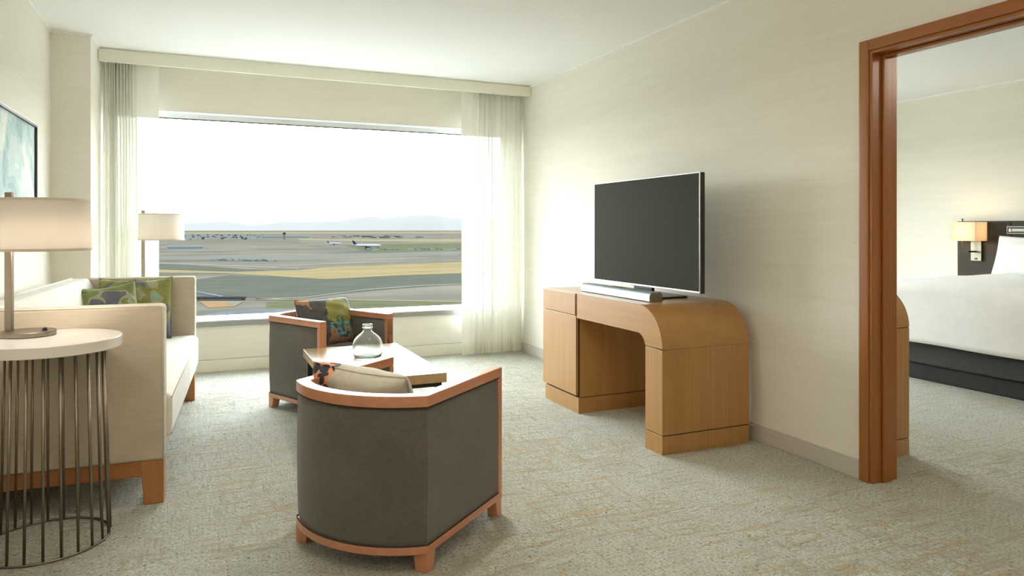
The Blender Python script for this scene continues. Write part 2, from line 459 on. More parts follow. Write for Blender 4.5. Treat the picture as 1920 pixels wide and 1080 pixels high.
# ------------------------------------------------------------------ mesh helpers
class MB:
    def __init__(self):
        self.bm = bmesh.new()

    def box(self, x0, x1, y0, y1, z0, z1):
        v = [self.bm.verts.new(p) for p in ((x0, y0, z0), (x1, y0, z0), (x1, y1, z0), (x0, y1, z0),
                                            (x0, y0, z1), (x1, y0, z1), (x1, y1, z1), (x0, y1, z1))]
        for f in ((3, 2, 1, 0), (4, 5, 6, 7), (0, 1, 5, 4), (1, 2, 6, 5), (2, 3, 7, 6), (3, 0, 4, 7)):
            self.bm.faces.new([v[i] for i in f])
        return self

    def hexa(self, lo, hi):
        """lo, hi: four points each (counter-clockwise seen from above)"""
        v = [self.bm.verts.new(p) for p in list(lo) + list(hi)]
        for f in ((3, 2, 1, 0), (4, 5, 6, 7), (0, 1, 5, 4), (1, 2, 6, 5), (2, 3, 7, 6), (3, 0, 4, 7)):
            self.bm.faces.new([v[i] for i in f])
        return self

    def prism(self, poly, z0, z1, to=None):
        """poly: CCW (a, b); to maps (a, b, c) to a point"""
        to = to or (lambda a, b, c: (a, b, c))
        lo = [self.bm.verts.new(to(a, b, z0)) for a, b in poly]
        hi = [self.bm.verts.new(to(a, b, z1)) for a, b in poly]
        n = len(poly)
        self.bm.faces.new(lo[::-1])
        self.bm.faces.new(hi)
        for i in range(n):
            j = (i + 1) % n
            self.bm.faces.new((lo[i], lo[j], hi[j], hi[i]))
        return self

    def strip(self, outer, inner, levels):
        """ring or U-shaped wall between two open paths; levels: list of (z, outward bulge in the direction outer-inner)"""
        n = len(outer)
        rows_o, rows_i = [], []
        for z, bl in levels:
            ro, ri = [], []
            for (ox, oy), (ix, iy) in zip(outer, inner):
                d = Vector((ox - ix, oy - iy))
                d.normalize()
                ro.append(self.bm.verts.new((ox + d.x * bl, oy + d.y * bl, z)))
                ri.append(self.bm.verts.new((ix - d.x * bl, iy - d.y * bl, z)))
            rows_o.append(ro)
            rows_i.append(ri)
        F = self.bm.faces.new
        for k in range(len(levels) - 1):
            for i in range(n - 1):
                F((rows_o[k][i], rows_o[k][i + 1], rows_o[k + 1][i + 1], rows_o[k + 1][i]))
                F((rows_i[k][i + 1], rows_i[k][i], rows_i[k + 1][i], rows_i[k + 1][i + 1]))
            F((rows_o[k + 1][0], rows_i[k + 1][0], rows_i[k][0], rows_o[k][0]))
            F((rows_o[k][-1], rows_i[k][-1], rows_i[k + 1][-1], rows_o[k + 1][-1]))
        for i in range(n - 1):
            F((rows_o[-1][i], rows_o[-1][i + 1], rows_i[-1][i + 1], rows_i[-1][i]))
            F((rows_o[0][i + 1], rows_o[0][i], rows_i[0][i], rows_i[0][i + 1]))
        return self

    def tube(self, pts, r, seg=10, closed=False):
        pts = [Vector(p) for p in pts]
        n = len(pts)
        rings = []
        up = Vector((0, 0, 1))
        for i, p in enumerate(pts):
            if closed:
                t = pts[(i + 1) % n] - pts[i - 1]
            else:
                t = pts[min(i + 1, n - 1)] - pts[max(i - 1, 0)]
            t.normalize()
            a = up if abs(t.dot(up)) < 0.95 else Vector((1, 0, 0))
            u = t.cross(a).normalized()
            w = t.cross(u)
            rings.append([self.bm.verts.new(p + (u * math.cos(k * 2 * math.pi / seg) + w * math.sin(k * 2 * math.pi / seg)) * r) for k in range(seg)])
        m = n if closed else n - 1
        for i in range(m):
            A, B = rings[i], rings[(i + 1) % n]
            for k in range(seg):
                j = (k + 1) % seg
                self.bm.faces.new((A[k], A[j], B[j], B[k]))
        if not closed:
            self.bm.faces.new(rings[0][::-1])
            self.bm.faces.new(rings[-1])
        return self

    def lathe(self, prof, cx=0, cy=0, seg=40, sx=1.0, sy=1.0, cap=True):
        rings = []
        for r, z in prof:
            if r < 1e-6:
                rings.append([self.bm.verts.new((cx, cy, z))])
            else:
                rings.append([self.bm.verts.new((cx + sx * r * math.cos(2 * math.pi * k / seg), cy + sy * r * math.sin(2 * math.pi * k / seg), z)) for k in range(seg)])
        for A, B in zip(rings[:-1], rings[1:]):
            for k in range(seg):
                j = (k + 1) % seg
                if len(A) == 1 and len(B) == 1:
                    continue
                if len(A) == 1:
                    self.bm.faces.new((A[0], B[j], B[k]))
                elif len(B) == 1:
                    self.bm.faces.new((A[k], A[j], B[0]))
                else:
                    self.bm.faces.new((A[k], A[j], B[j], B[k]))
        if cap:
            if len(rings[0]) > 1:
                self.bm.faces.new(rings[0][::-1])
            if len(rings[-1]) > 1:
                self.bm.faces.new(rings[-1])
        return self

    def build(self, name, mat, parent=None, bevel=0.0, bseg=2, smooth=False, sub=0):
        bmesh.ops.recalc_face_normals(self.bm, faces=self.bm.faces[:])
        me = bpy.data.meshes.new(name)
        self.bm.to_mesh(me)
        self.bm.free()
        return finish(name, me, mat, parent, bevel, bseg, smooth, sub)

def finish(name, me, mat, parent=None, bevel=0.0, bseg=2, smooth=False, sub=0):
    o = bpy.data.objects.new(name, me)
    COL.objects.link(o)
    me.materials.append(M[mat] if isinstance(mat, str) else mat)
    if parent is not None:
        o.parent = parent
    if bevel:
        b = o.modifiers.new('bevel', 'BEVEL')
        b.width = bevel
        b.segments = bseg
        b.limit_method = 'ANGLE'
        b.angle_limit = math.radians(40)
    if sub:
        s = o.modifiers.new('sub', 'SUBSURF')
        s.levels = sub
        s.render_levels = sub
    if smooth or bevel:
        for f in me.polygons:
            f.use_smooth = True
        if not smooth or bevel:
            w = o.modifiers.new('wn', 'WEIGHTED_NORMAL')
            w.keep_sharp = True
    return o

def tag(o, label, cat, group=None):
    o['label'] = label
    o['category'] = cat
    if group:
        o['group'] = group
    return o

def thing(name, label, cat, loc=(0, 0, 0), rz=0.0, group=None):
    o = bpy.data.objects.new(name, None)
    COL.objects.link(o)
    o.location = loc
    o.rotation_euler = (0, 0, rz)
    o.empty_display_size = 0.1
    return tag(o, label, cat, group)

def struct(o):
    o['kind'] = 'structure'
    return o

def copy_tree(o, parent=None):
    c = o.copy()
    COL.objects.link(c)
    c.parent = parent
    for ch in list(o.children):
        copy_tree(ch, c)
    return c

def grid_mesh(name, nu, nv, fn, thick=0.0):
    vs, fs = [], []
    for j in range(nv + 1):
        for i in range(nu + 1):
            vs.append(fn(i / nu, j / nv))
    for j in range(nv):
        for i in range(nu):
            a = j * (nu + 1) + i
            fs.append((a, a + 1, a + nu + 2, a + nu + 1))
    me = bpy.data.meshes.new(name)
    me.from_pydata(vs, [], fs)
    return me

# ------------------------------------------------------------------ room shell (metres; x along the window wall, y towards the window)
XR, XL, YW, YB, CH = 2.905, -0.95, 6.475, -1.6, 2.575
XR2 = 3.05                       # far face of the partition wall
XBW, BCH = 7.2, 2.64             # headboard wall and bedroom ceiling
WZ0, WZ1 = 0.424, 2.18           # window opening
YO = 6.70                        # outer face of the window wall
D0, D1, DH = 1.40, 2.385, 2.043  # door opening

struct(MB().box(XL - .2, XBW + .2, YB - .2, YO, -0.06, 0).build('floor', 'carpet'))
c = struct(MB().box(XL - .2, XR + .07, YB - .2, YO, CH, CH + .12).build('ceiling', 'ceil'))
MB().box(XR + .07, XBW + .2, YB - .2, YO, BCH, BCH + .1).build('ceiling_panel', 'ceil', c)
struct(MB().box(XL - .15, XL, YB, YO, 0, CH).build('wall_left', 'paper'))
struct(MB().box(XL, -0.71, 5.775, YO, 0, CH).build('wall_pier', 'paper'))
struct(MB().box(XL - .15, XBW + .2, YB - .15, YB, 0, BCH).build('wall_back', 'paper'))
w = struct(MB().box(XR, XR2, D1, YO, 0, BCH).box(XR, XR2, YB, D0, 0, BCH).box(XR, XR2, D0, D1, DH, BCH).build('wall_right', 'paper'))
struct(MB().box(XBW, XBW + .15, YB, YO, 0, BCH).build('wall_bedroom', 'paper'))
WX0, WX1 = -0.67, 2.84
struct(MB().box(-0.71, XR, YW, YO, WZ1, CH).box(-0.71, XR, YW, YO, 0, WZ0 - .005)
       .box(-0.71, WX0, YW, YO, WZ0, WZ1).box(WX1, XR, YW, YO, WZ0, WZ1).build('wall_window', 'paper'))
BX0, BX1 = 3.35, 5.9
struct(MB().box(XR2, XBW, YW, YO, WZ1, BCH).box(XR2, XBW, YW, YO, 0, WZ0 - .005)
       .box(XR2, BX0, YW, YO, WZ0, WZ1).box(BX1, XBW, YW, YO, WZ0, WZ1).build('wall_bedroom_window', 'paper'))

def window(name, x0, x1):
    root = bpy.data.objects.new(name, None)
    COL.objects.link(root)
    root.location = ((x0 + x1) / 2, 6.62, WZ0)
    struct(root)
    ox, oz = root.location.x, WZ0
    a, b = x0 - ox, x1 - ox
    h = WZ1 - WZ0
    f = .045
    MB().box(a, b, -.03, .03, h - f, h).build('window_head', 'framew', root)
    MB().box(a, b, -.03, .03, 0, .03).build('window_bottom_rail', 'framew', root)
    MB().box(a, a + f, -.03, .03, .03, h - f).build('window_jamb', 'framew', root)
    MB().box(b - f, b, -.03, .03, .03, h - f).build('window_jamb', 'framew', root)
    MB().box(a + f, b - f, -.032, -.02, h - f - .008, h - f).build('window_gasket', 'dark', root)
    MB().box(a + f, b - f, -.006, .006, .03, h - f).build('pane', 'pane', root)
    MB().box(a, b, -.165, .0, 0.0, .011).build('window_sill', 'sillw', root, bevel=.002)
    MB().box(a, b, -.16, -.145, -.042, 0.0).build('sill_fascia', 'alu', root)
    MB().box(a, b, -.145, -.03, h - .006, h - .001).build('window_soffit', 'framew', root)
    return root
window('window_1', WX0, WX1)
window('window_2', BX0, BX1)

# baseboards: a tall flat board with a small cap
def baseboard(name, x0, x1, y0, y1, mat='base'):
    """x0,x1,y0,y1: footprint of the board; cap is thinner"""
    return struct(MB().box(x0, x1, y0, y1, 0, .088).build(name, mat, bevel=.003))
def capped(name, axis, at, d, a, b):
    t = .014
    lo, hi = sorted((at, at + d * t))
    lo2, hi2 = sorted((at, at + d * t * .55))
    m = MB()
    if axis == 'x':
        m.box(lo, hi, a, b, 0, .078)
        o = struct(m.build(name, 'base', bevel=.003))
        MB().box(lo2, hi2, a, b, .078, .092).build('baseboard_cap', 'base', o, bevel=.002)
    else:
        m.box(a, b, lo, hi, 0, .098)
        o = struct(m.build(name, 'valance' if name.endswith('window') else 'base', bevel=.003))
        MB().box(a, b, lo2, hi2, .098, .108).build('baseboard_cap', 'base', o, bevel=.002)
    return o
capped('baseboard_right', 'x', XR, -1, D1 + .055, YW)
capped('baseboard_entry', 'x', XR, -1, YB, D0 - .055)
capped('baseboard_window', 'y', YW, -1, -0.71, XR)
capped('baseboard_left', 'x', XL, 1, YB, 5.775)
capped('baseboard_pier', 'x', -.71, 1, 5.775, YW)
capped('baseboard_bedroom', 'x', XBW, -1, YB, YW)

# slim cornice beads under the ceilings
struct(MB().box(XR - .012, XR, YB, 6.16, CH - .014, CH).build('trim_1', 'trimw'))
struct(MB().box(XL, XL + .012, YB, 5.775, CH - .014, CH).build('trim_2', 'trimw'))
struct(MB().box(XL, -.71, 5.763, 5.775, CH - .014, CH).build('trim_3', 'trimw'))
struct(MB().box(-.71, -.698, 5.763, 6.16, CH - .014, CH).build('trim_4', 'trimw'))
struct(MB().box(XBW - .012, XBW, YB, YW, BCH - .02, BCH).build('trim_5', 'trimw'))

# doorway with a timber frame
dr = bpy.data.objects.new('door_1', None)
COL.objects.link(dr)
dr.location = (XR, (D0 + D1) / 2, 0)
struct(dr)
hw = (D1 - D0) / 2
cw = .053
for sgn in (1, -1):
    y0, y1 = sorted((sgn * hw, sgn * (hw + cw)))
    MB().box(-.02, 0, y0, y1, 0, DH + cw).build('door_casing', 'casing', dr, bevel=.006)
    MB().box(XR2 - XR, XR2 - XR + .02, y0, y1, 0, DH + cw).build('door_casing', 'casing', dr, bevel=.006)
    y0, y1 = sorted((sgn * hw, sgn * (hw - .016)))
    MB().box(-.012, XR2 - XR + .012, y0, y1, 0, DH).build('door_jamb', 'casing', dr, bevel=.003)
    y0, y1 = sorted((sgn * (hw - .016), sgn * (hw - .030)))
    MB().box(.050, .105, y0, y1, 0, DH - .016).build('door_stop', 'casing', dr, bevel=.004)
MB().box(-.02, 0, -hw, hw, DH, DH + cw).build('door_casing_head', 'casing_y', dr, bevel=.006)
MB().box(XR2 - XR, XR2 - XR + .02, -hw, hw, DH, DH + cw).build('door_casing_head', 'casing_y', dr, bevel=.006)
MB().box(-.012, XR2 - XR + .012, -hw + .016, hw - .016, DH - .016, DH).build('door_jamb_head', 'casing_y', dr, bevel=.003)
MB().box(.050, .105, -hw + .03, hw - .03, DH - .030, DH - .016).build('door_stop_head', 'casing_y', dr, bevel=.004)

# ------------------------------------------------------------------ landscape outside (36 m below the eye)
GZ = -34.8
struct(MB().box(-40000, 40000, 8, 45000, GZ - 4, GZ).build('ground', 'ground'))
struct(MB().box(-45, 55, YO + .3, 48, -9.6, -9.0).build('bounce_slab', 'bounce'))  # added unseen slab, throws skylight up onto the room ceiling
FIELDS = [
 ('far_brown_field', 'brown', .10, [(-782.7, 16665.0), (5814.1, 16095.6), (3876.1, 10730.4), (-481.6, 10255.4)]),
 ('far_tan_field', 'tan', .10, [(-417.4, 8888.0), (3617.6, 10015.0), (2170.6, 6009.0), (-294.6, 6273.9)]),
 ('gold_strip_field', 'tan', .10, [(356.7, 2915.3), (562.0, 2501.6), (1069.2, 2431.3), (801.9, 1823.5), (474.5, 2112.5), (303.2, 2478.0)]),
 ('brown_strip_field', 'brown', .10, [(-256.1, 3097.0), (78.4, 2788.6), (288.7, 2360.0), (242.5, 1982.4), (65.9, 2345.0), (-213.4, 2580.8)]),
 ('airfield_grass', 'meadow', .10, [(300.0, 1669.0), (613.5, 1738.9), (822.5, 1727.3), (501.5, 1053.3), (393.8, 1116.4), (242.7, 1080.3)]),
 ('airfield_apron', 'apron', .14, [(-51.0, 1046.5), (69.9, 1035.1), (239.9, 1068.1), (389.0, 1102.7), (332.3, 941.9), (197.7, 880.2), (104.5, 854.5), (-45.7, 936.3)]),
 ('taxiway', 'road', .18, [(-74.7, 903.3), (12.0, 786.0), (83.1, 678.9), (80.8, 660.8), (11.5, 751.9), (-72.3, 874.2)]),
 ('taxiway', 'road', .20, [(48.3, 714.4), (125.6, 760.8), (210.9, 777.7), (395.5, 830.5), (380.8, 799.7), (205.8, 758.7), (121.8, 737.7), (46.9, 694.8)]),
 ('dark_strip_field', 'green', .12, [(-40.7, 833.9), (20.1, 716.5), (53.1, 654.9), (26.7, 649.4), (-34.7, 711.6)]),
 ('dry_field', 'dry', .16, [(-59.8, 722.6), (-34.3, 702.3), (26.4, 641.2), (78.7, 643.6), (113.3, 685.8), (157.0, 699.0), (260.4, 734.7), (360.8, 757.6), (267.1, 560.8), (193.0, 544.4), (128.8, 536.8), (82.0, 519.5), (66.6, 544.6), (47.0, 579.6), (25.4, 618.1), (9.6, 628.8), (-55.3, 669.1)]),
 ('green_field', 'green', .10, [(-44.8, 542.0), (-2.1, 556.5), (20.7, 598.2), (46.7, 576.3), (81.6, 516.8), (128.1, 533.8), (191.8, 541.1), (265.3, 557.2), (212.0, 445.2), (155.5, 438.7), (92.8, 413.3), (51.6, 388.5), (28.8, 387.5), (-1.7, 443.3), (-42.3, 511.3)]),
 ('meadow', 'meadow', .08, [(29.8, 368.1), (49.7, 373.8), (77.5, 357.1), (117.8, 332.2), (147.9, 310.7), (97.9, 205.6), (19.5, 240.1)]),
 ('lane', 'road', .22, [(23.6, 388.3), (51.6, 388.5), (88.7, 423.2), (126.2, 439.5), (156.3, 440.8), (207.7, 436.2), (204.6, 429.7), (154.0, 434.5), (123.8, 431.4), (87.1, 415.8), (50.8, 382.5), (23.4, 383.9)]),
 ('lane', 'tan', .22, [(26.2, 387.2), (50.1, 376.7), (78.1, 359.8), (118.2, 333.5), (149.0, 312.9), (146.9, 308.5), (116.5, 328.6), (76.9, 354.5), (49.5, 372.4), (25.8, 381.3)]),
 ('asphalt_road', 'blueroad', .22, [(-49.8, 602.2), (-1.7, 451.0), (11.6, 412.7), (10.1, 405.2), (-1.7, 437.8), (-48.2, 582.8)]),
 ('asphalt_road', 'blueroad', .22, [(-24.6, 297.8), (-1.2, 320.9), (9.4, 332.8), (27.2, 336.2), (54.0, 326.8), (52.2, 316.2), (25.9, 319.2), (8.7, 308.9), (-1.1, 302.4), (-23.0, 277.9)]),
 ('earth_lot', 'lot', .16, [(-0.7, 387.2), (19.3, 378.4), (14.8, 353.7), (3.3, 351.4)]),
 ('pale_lot', 'road', .20, [(13.1, 378.3), (19.4, 375.5), (14.8, 353.7), (12.2, 365.1)]),
]
for nm, mt, dz, poly in FIELDS:
    bm = bmesh.new()
    f = bm.faces.new([bm.verts.new((x, y, GZ + dz)) for x, y in poly])
    f.normal_update()
    if f.normal.z < 0:
        f.normal_flip()
    bmesh.ops.triangulate(bm, faces=[f])
    me = bpy.data.meshes.new(nm)
    bm.to_mesh(me)
    bm.free()
    struct(finish(nm, me, mt))

def ridge(name, dist, knots, seed):
    """long mountain crest; knots: (bearing in degrees from the window axis, height in metres)"""
    rnd = random.Random(seed)
    ph = [rnd.uniform(0, 6.28) for _ in range(6)]
    a0, a1 = knots[0][0], knots[-1][0]
    def hgt(d):
        for (p, hp), (q, hq) in zip(knots[:-1], knots[1:]):
            if p <= d <= q:
                t = (d - p) / (q - p)
                t = t * t * (3 - 2 * t)
                base = hp + (hq - hp) * t
                break
        return base * (1 + .07 * sum(math.sin(d * (1.1 + .9 * k) + ph[k]) / (k + 1) for k in range(6)))
    def fn(u, v):
        d = a0 + (a1 - a0) * u
        a = math.radians(d)
        r = dist + v * dist * .12
        return (r * math.sin(a), r * math.cos(a), GZ + hgt(d) * math.sin(math.pi * min(v, .999)) ** 0.8)
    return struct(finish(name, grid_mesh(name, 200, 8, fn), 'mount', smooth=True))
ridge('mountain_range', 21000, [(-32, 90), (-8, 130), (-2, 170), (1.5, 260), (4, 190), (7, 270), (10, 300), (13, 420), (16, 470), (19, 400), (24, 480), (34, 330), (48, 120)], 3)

def fuselage(m, L, r, ax=0.0):
    prof = [(-.5, .05), (-.44, .35), (-.34, .8), (-.22, 1), (.30, 1), (.40, .92), (.46, .66), (.49, .35), (.5, .05)]
    rings = []
    for t, k in prof:
        up = .35 * r * max(0, -(t + .22)) / .28
        rings.append([m.bm.verts.new((t * L, r * k * math.cos(a * math.pi / 6), up + r * k * math.sin(a * math.pi / 6))) for a in range(12)])
    for A, B in zip(rings[:-1], rings[1:]):
        for k in range(12):
            j = (k + 1) % 12
            m.bm.faces.new((A[k], A[j], B[j], B[k]))
    m.bm.faces.new(rings[0][::-1])
    m.bm.faces.new(rings[-1])
    return m

def airplane(label, loc, rz, L):
    t = thing('airplane', label, 'airplane', loc, rz, 'airliners on the airfield')
    r = L * .052
    z = r * 2.0
    o = fuselage(MB(), L, r).build('fuselage', 'planewhite', t, smooth=True)
    o.location.z = z
    for s in (1, -1):
        w = MB().hexa([(.10 * L, s * r * .6, z - r * .5), (-.06 * L, s * r * .6, z - r * .5), (-.17 * L, s * .46 * L, z + r * .1), (-.12 * L, s * .46 * L, z + r * .1)],
                      [(.10 * L, s * r * .6, z - r * .2), (-.06 * L, s * r * .6, z - r * .2), (-.17 * L, s * .46 * L, z + r * .2), (-.12 * L, s * .46 * L, z + r * .2)])
        w.build('wing', 'planewhite', t)
        e = MB().lathe([(0.3 * r, -.6 * r), (.42 * r, 0), (.38 * r, .9 * r)], seg=12).build('engine', 'planeblue', t, smooth=True)
        e.rotation_euler = (0, math.radians(90), 0)
        e.location = (.06 * L, s * .17 * L, z - r * .95)
        w = MB().hexa([(-.40 * L, 0, z + r * .5), (-.47 * L, 0, z + r * .5), (-.52 * L, s * .17 * L, z + r * .7), (-.48 * L, s * .17 * L, z + r * .7)],
                      [(-.40 * L, 0, z + r * .65), (-.47 * L, 0, z + r * .65), (-.52 * L, s * .17 * L, z + r * .78), (-.48 * L, s * .17 * L, z + r * .78)])
        w.build('tailplane', 'planewhite', t)
        MB().box(-.05 * L, -.01 * L, s * r * .9 - .06 * r, s * r * .9 + .06 * r, 0, z - r * .3).build('landing_gear', 'planeblue', t)
    MB().hexa([(-.34 * L, -r * .08, z + r * .8), (-.34 * L, r * .08, z + r * .8), (-.47 * L, r * .08, z + r * .8), (-.47 * L, -r * .08, z + r * .8)],
              [(-.46 * L, -r * .05, z + r * 3.4), (-.46 * L, r * .05, z + r * 3.4), (-.52 * L, r * .05, z + r * 3.4), (-.52 * L, -r * .05, z + r * 3.4)]).build('tail_fin', 'planeblue', t)
    MB().box(.37 * L, .39 * L, -.06 * r, .06 * r, 0, z - r * .6).build('landing_gear', 'planeblue', t)
    return t
airplane('large white airliner with a dark blue tail fin', (285.6, 1325.1, GZ + .1), -YAW + .06, 53)
airplane('small pale airliner standing behind the large one', (280.4, 1647.1, GZ + .1), -YAW - .1, 33)

def far_building(name, label, loc, rz, w, d, h, wall, roof):
    t = thing(name, label, 'building', loc, rz)
    MB().box(-w / 2, w / 2, -d / 2, d / 2, 0, h).build('wall', wall, t)
    MB().box(-w / 2 - .4, w / 2 + .4, -d / 2 - .4, d / 2 + .4, h, h + .7).build('roof', roof, t)
    MB().box(-w * .46, w * .46, -d / 2 - .15, -d / 2 - .02, h * .35, h * .7).build('window_band', 'farblue', t)
    return t
far_building('hangar', 'long pale blue hangar at the edge of the airfield', (-24.0, 1405, GZ), -.05, 62, 30, 5.5, 'farwhite', 'farwhite')
far_building('terminal_building', 'long low white terminal building on the horizon', (288.8, 2945, GZ), -.15, 240, 40, 9, 'farwhite', 'farwhite')
far_building('low_shed', 'long dark flat roofed shed beside the orange earth lot', (9.7, 389, GZ), -.42, 23.5, 2.2, 1.0, 'fardark', 'fardark')
t = thing('control_tower', 'slender airport control tower on the plain', 'tower', (272.3, 2629, GZ))
MB().lathe([(3, 0), (2.4, 17)], seg=12).build('tower_shaft', 'brown', t)
MB().lathe([(2.6, 17), (5.5, 20), (5.5, 24), (4, 25)], seg=12).build('tower_cab', 'fardark', t)

def stuff(name, mat, label, cat, boxes):
    m = MB()
    for b in boxes:
        m.box(*b)
    o = m.build(name, mat)
    o['kind'] = 'stuff'
    return tag(o, label, cat)
R = random.Random(4)
hs, tr, hr = [], [], []
for i in range(420):
    y = R.uniform(2650, 4600)
    x = y * R.uniform(-.055, .075)
    s = R.uniform(4, 10)
    h = R.uniform(3, 7)
    if i % 3:
        hs.append((x - s, x + s, y - s * .6, y + s * .6, GZ, GZ + h))
    else:
        tr.append((x - s * .6, x + s * .6, y - s * .6, y + s * .6, GZ, GZ + h * 1.15))
for i in range(70):
    y = R.uniform(2900, 3700)
    x = y * R.uniform(.17, .31)
    s = R.uniform(6, 22)
    (hs if i % 2 else tr).append((x - s, x + s, y - 8, y + 8, GZ, GZ + R.uniform(2.5, 5.5)))
stuff('far_houses', 'farwhite', 'pale houses of the town below the mountains', 'houses', hs)
stuff('far_trees', 'fartree', 'dark clumps of trees among the far houses', 'trees', tr)
cars = [[], []]
for i in range(150):
    a = R.uniform(0, 1)
    x = 14 + 62 * a + R.uniform(-2, 2)
    y = 905 - 62 * a + R.uniform(-16, 16)
    cars[i % 2].append((x - 2.2, x + 2.2, y - 1, y + 1, GZ + .15, GZ + 1.6))
for i in range(60):
    x = R.uniform(255, 420)
    y = 1215 + R.uniform(-22, 22) - (x - 255) * .1
    cars[i % 2].append((x - 2.4, x + 2.4, y - 1, y + 1, GZ + .12, GZ + R.uniform(1.4, 2.6)))
for i in range(14):
    cars[i % 2].append((-1.0 + i * .9, -0.6 + i * .9, 299 + i * 1.1, 301 + i * 1.1, GZ + .25, GZ + 1.2))
stuff('parked_cars', 'farblue', 'dark parked cars in rows on the airfield lots', 'cars', cars[0])
stuff('parked_vans', 'farwhite', 'white parked vans in rows on the airfield lots', 'cars', cars[1])

# ------------------------------------------------------------------ valance and sheer curtains
tag(MB().box(-.705, XR - .002, 6.15, 6.172, 2.473, 2.569).build('curtain_valance', 'valance', bevel=.003),
    'cream painted valance board above the window', 'valance')

def curtain(label, x0, x1, flat_side, flat_w, seed, group='sheer curtains'):
    """gathered sheer with a single flat edge panel; pleats run from heading to hem"""
    rnd = random.Random(seed)
    W = x1 - x0
    g0, g1 = (x0, x1 - flat_w) if flat_side == 'r' else (x0 + flat_w, x1)
    n = 11
    wid = [rnd.uniform(.6, 1.5) for _ in range(n)]
    tot = sum(wid)
    marks = [0]
    for q in wid:
        marks.append(marks[-1] + q / tot)
    amp = [rnd.uniform(.55, 1.0) for _ in range(n)]
    lean = [rnd.uniform(-.012, .012) for _ in range(n)]
    ztop, zbot = 2.53, .013
    y0 = 6.335
    t = thing('sheer_curtain', label, 'curtain', ((x0 + x1) / 2, y0, 0), 0, group)
    ox = t.location.x
    def surf(u, v):
        z = zbot + (ztop - zbot) * v
        fr = flat_w / W
        uu = u if flat_side == 'r' else 1 - u
        # uu: 0..1-fr gathered, rest flat
        if uu < 1 - fr:
            s = uu / (1 - fr)
            k = max(i for i in range(n) if marks[i] <= s + 1e-9)
            loc = (s - marks[k]) / (marks[k + 1] - marks[k])
            wv = math.sin(2 * math.pi * loc)
            A = .038 * amp[k] * (0.65 + .35 * v) * min(1, (1 - s) * 8 + .15)
            y = A * wv + .010 * math.sin(7 * loc + 3 * k) * (1 - v)
            xs = s * (1 - fr) * W + .006 * math.sin(4 * math.pi * loc) + lean[k] * math.sin(math.pi * loc) * (1 - v)
        else:
            s = (uu - (1 - fr)) / fr
            y = .006 * math.sin(math.pi * s * 2) * (1 - .4 * v) - .012 * (1 - v) * s
            xs = uu * W
        x = x0 + xs if flat_side == 'r' else x1 - xs
        return (x - ox, y, z)
    finish('curtain_panel', grid_mesh('curtain_panel', 320, 14, surf), 'sheer', t, smooth=True)
    def hem(u, v):
        p = surf(u, v * .04)
        return (p[0], p[1] - .002, p[2])
    finish('hem', grid_mesh('hem', 320, 2, hem), 'sheerhem', t, smooth=True)
    MB().box(x0 - ox, x1 - ox, -.022, -.016, ztop - .03, ztop).build('heading_tape', 'sheerhem', t)
    MB().box(x0 - ox, x1 - ox, -.014, .014, ztop, CH).build('curtain_track', 'framew', t)
    return t
curtain('gathered sheer cream curtain behind the sofa', -.695, -.305, 'r', .155, 2)
curtain('gathered sheer cream curtain beside the wooden desk', 2.262, 2.892, 'l', .10, 5)

# ------------------------------------------------------------------ sofa
SRZ = math.radians(-3.2)
sofa = thing('sofa', 'cream linen sofa with box arms on tapered wooden legs', 'sofa', (-.145, 3.455, 0), SRZ)
SL, SD, AT = 2.07, .755, .085
def arm(y0, y1):
    o = MB().box(-SD, 0, y0, y1, .19, .868).build('arm', 'linen', sofa, bevel=.014, bseg=3)
    for yy in (y0 + .004, y1 - .004):
        pts = [(-.004, yy, .19), (-.004, yy, .852), (-.008, yy, .862), (-.018, yy, .866), (-SD + .02, yy, .866)]
        MB().tube(pts, .0045, 8).build('welt', 'welt', o, smooth=True)
arm(0, AT)
arm(SL - AT, SL)
bk = MB().prism([(-SD, .19), (-SD + .235, .19), (-SD + .215, .44), (-SD + .13, .83), (-SD + .10, .872), (-SD, .872)], AT, SL - AT,
                lambda a, b, c: (a, c, b)).build('backrest', 'linen_seat', sofa, bevel=.012, bseg=3)
MB().tube([(-SD + .006, AT, .872), (-SD + .006, SL - AT, .872)], .0045, 8).build('welt', 'welt', bk, smooth=True)
MB().box(-SD + .05, -.02, AT, SL - AT, .19, .252).build('seat_rail', 'linen_seat', sofa, bevel=.006)
sc = MB().box(-SD + .20, .022, AT + .004, SL - AT - .004, .252, .465).build('seat_cushion', 'linen_seat', sofa, bevel=.04, bseg=4)
for zz in (.438, .275):
    MB().tube([(.018, AT + .03, zz), (.018, SL - AT - .03, zz)], .0035, 8).build('welt', 'linen', sc, smooth=True)
for y0, y1 in ((.012, .04), (SL - .04, SL - .012)):
    MB().box(-SD + .09, -.09, y0, y1, .122, .19).build('apron', 'sofawood', sofa, bevel=.002)
MB().box(-.085, -.06, .09, SL - .09, .135, .19).build('apron', 'sofawood', sofa, bevel=.002)
MB().box(-SD + .02, -SD + .045, .09, SL - .09, .135, .19).build('apron', 'sofawood', sofa, bevel=.002)
for xx in (0, 1):
    for yy in (0, 1):
        def px(a):
            return -.003 - a if xx == 0 else -SD + .003 + a
        def py(a):
            return .006 + a if yy == 0 else SL - .006 - a
        top, bot = .094, .078
        q = lambda t, z: [(px(a), py(b), z) for a, b in ((0, 0), (t, 0), (t, t), (0, t))]
        MB().hexa(q(bot, 0), q(top, .19)).build('leg', 'sofawood_z', sofa, bevel=.003)

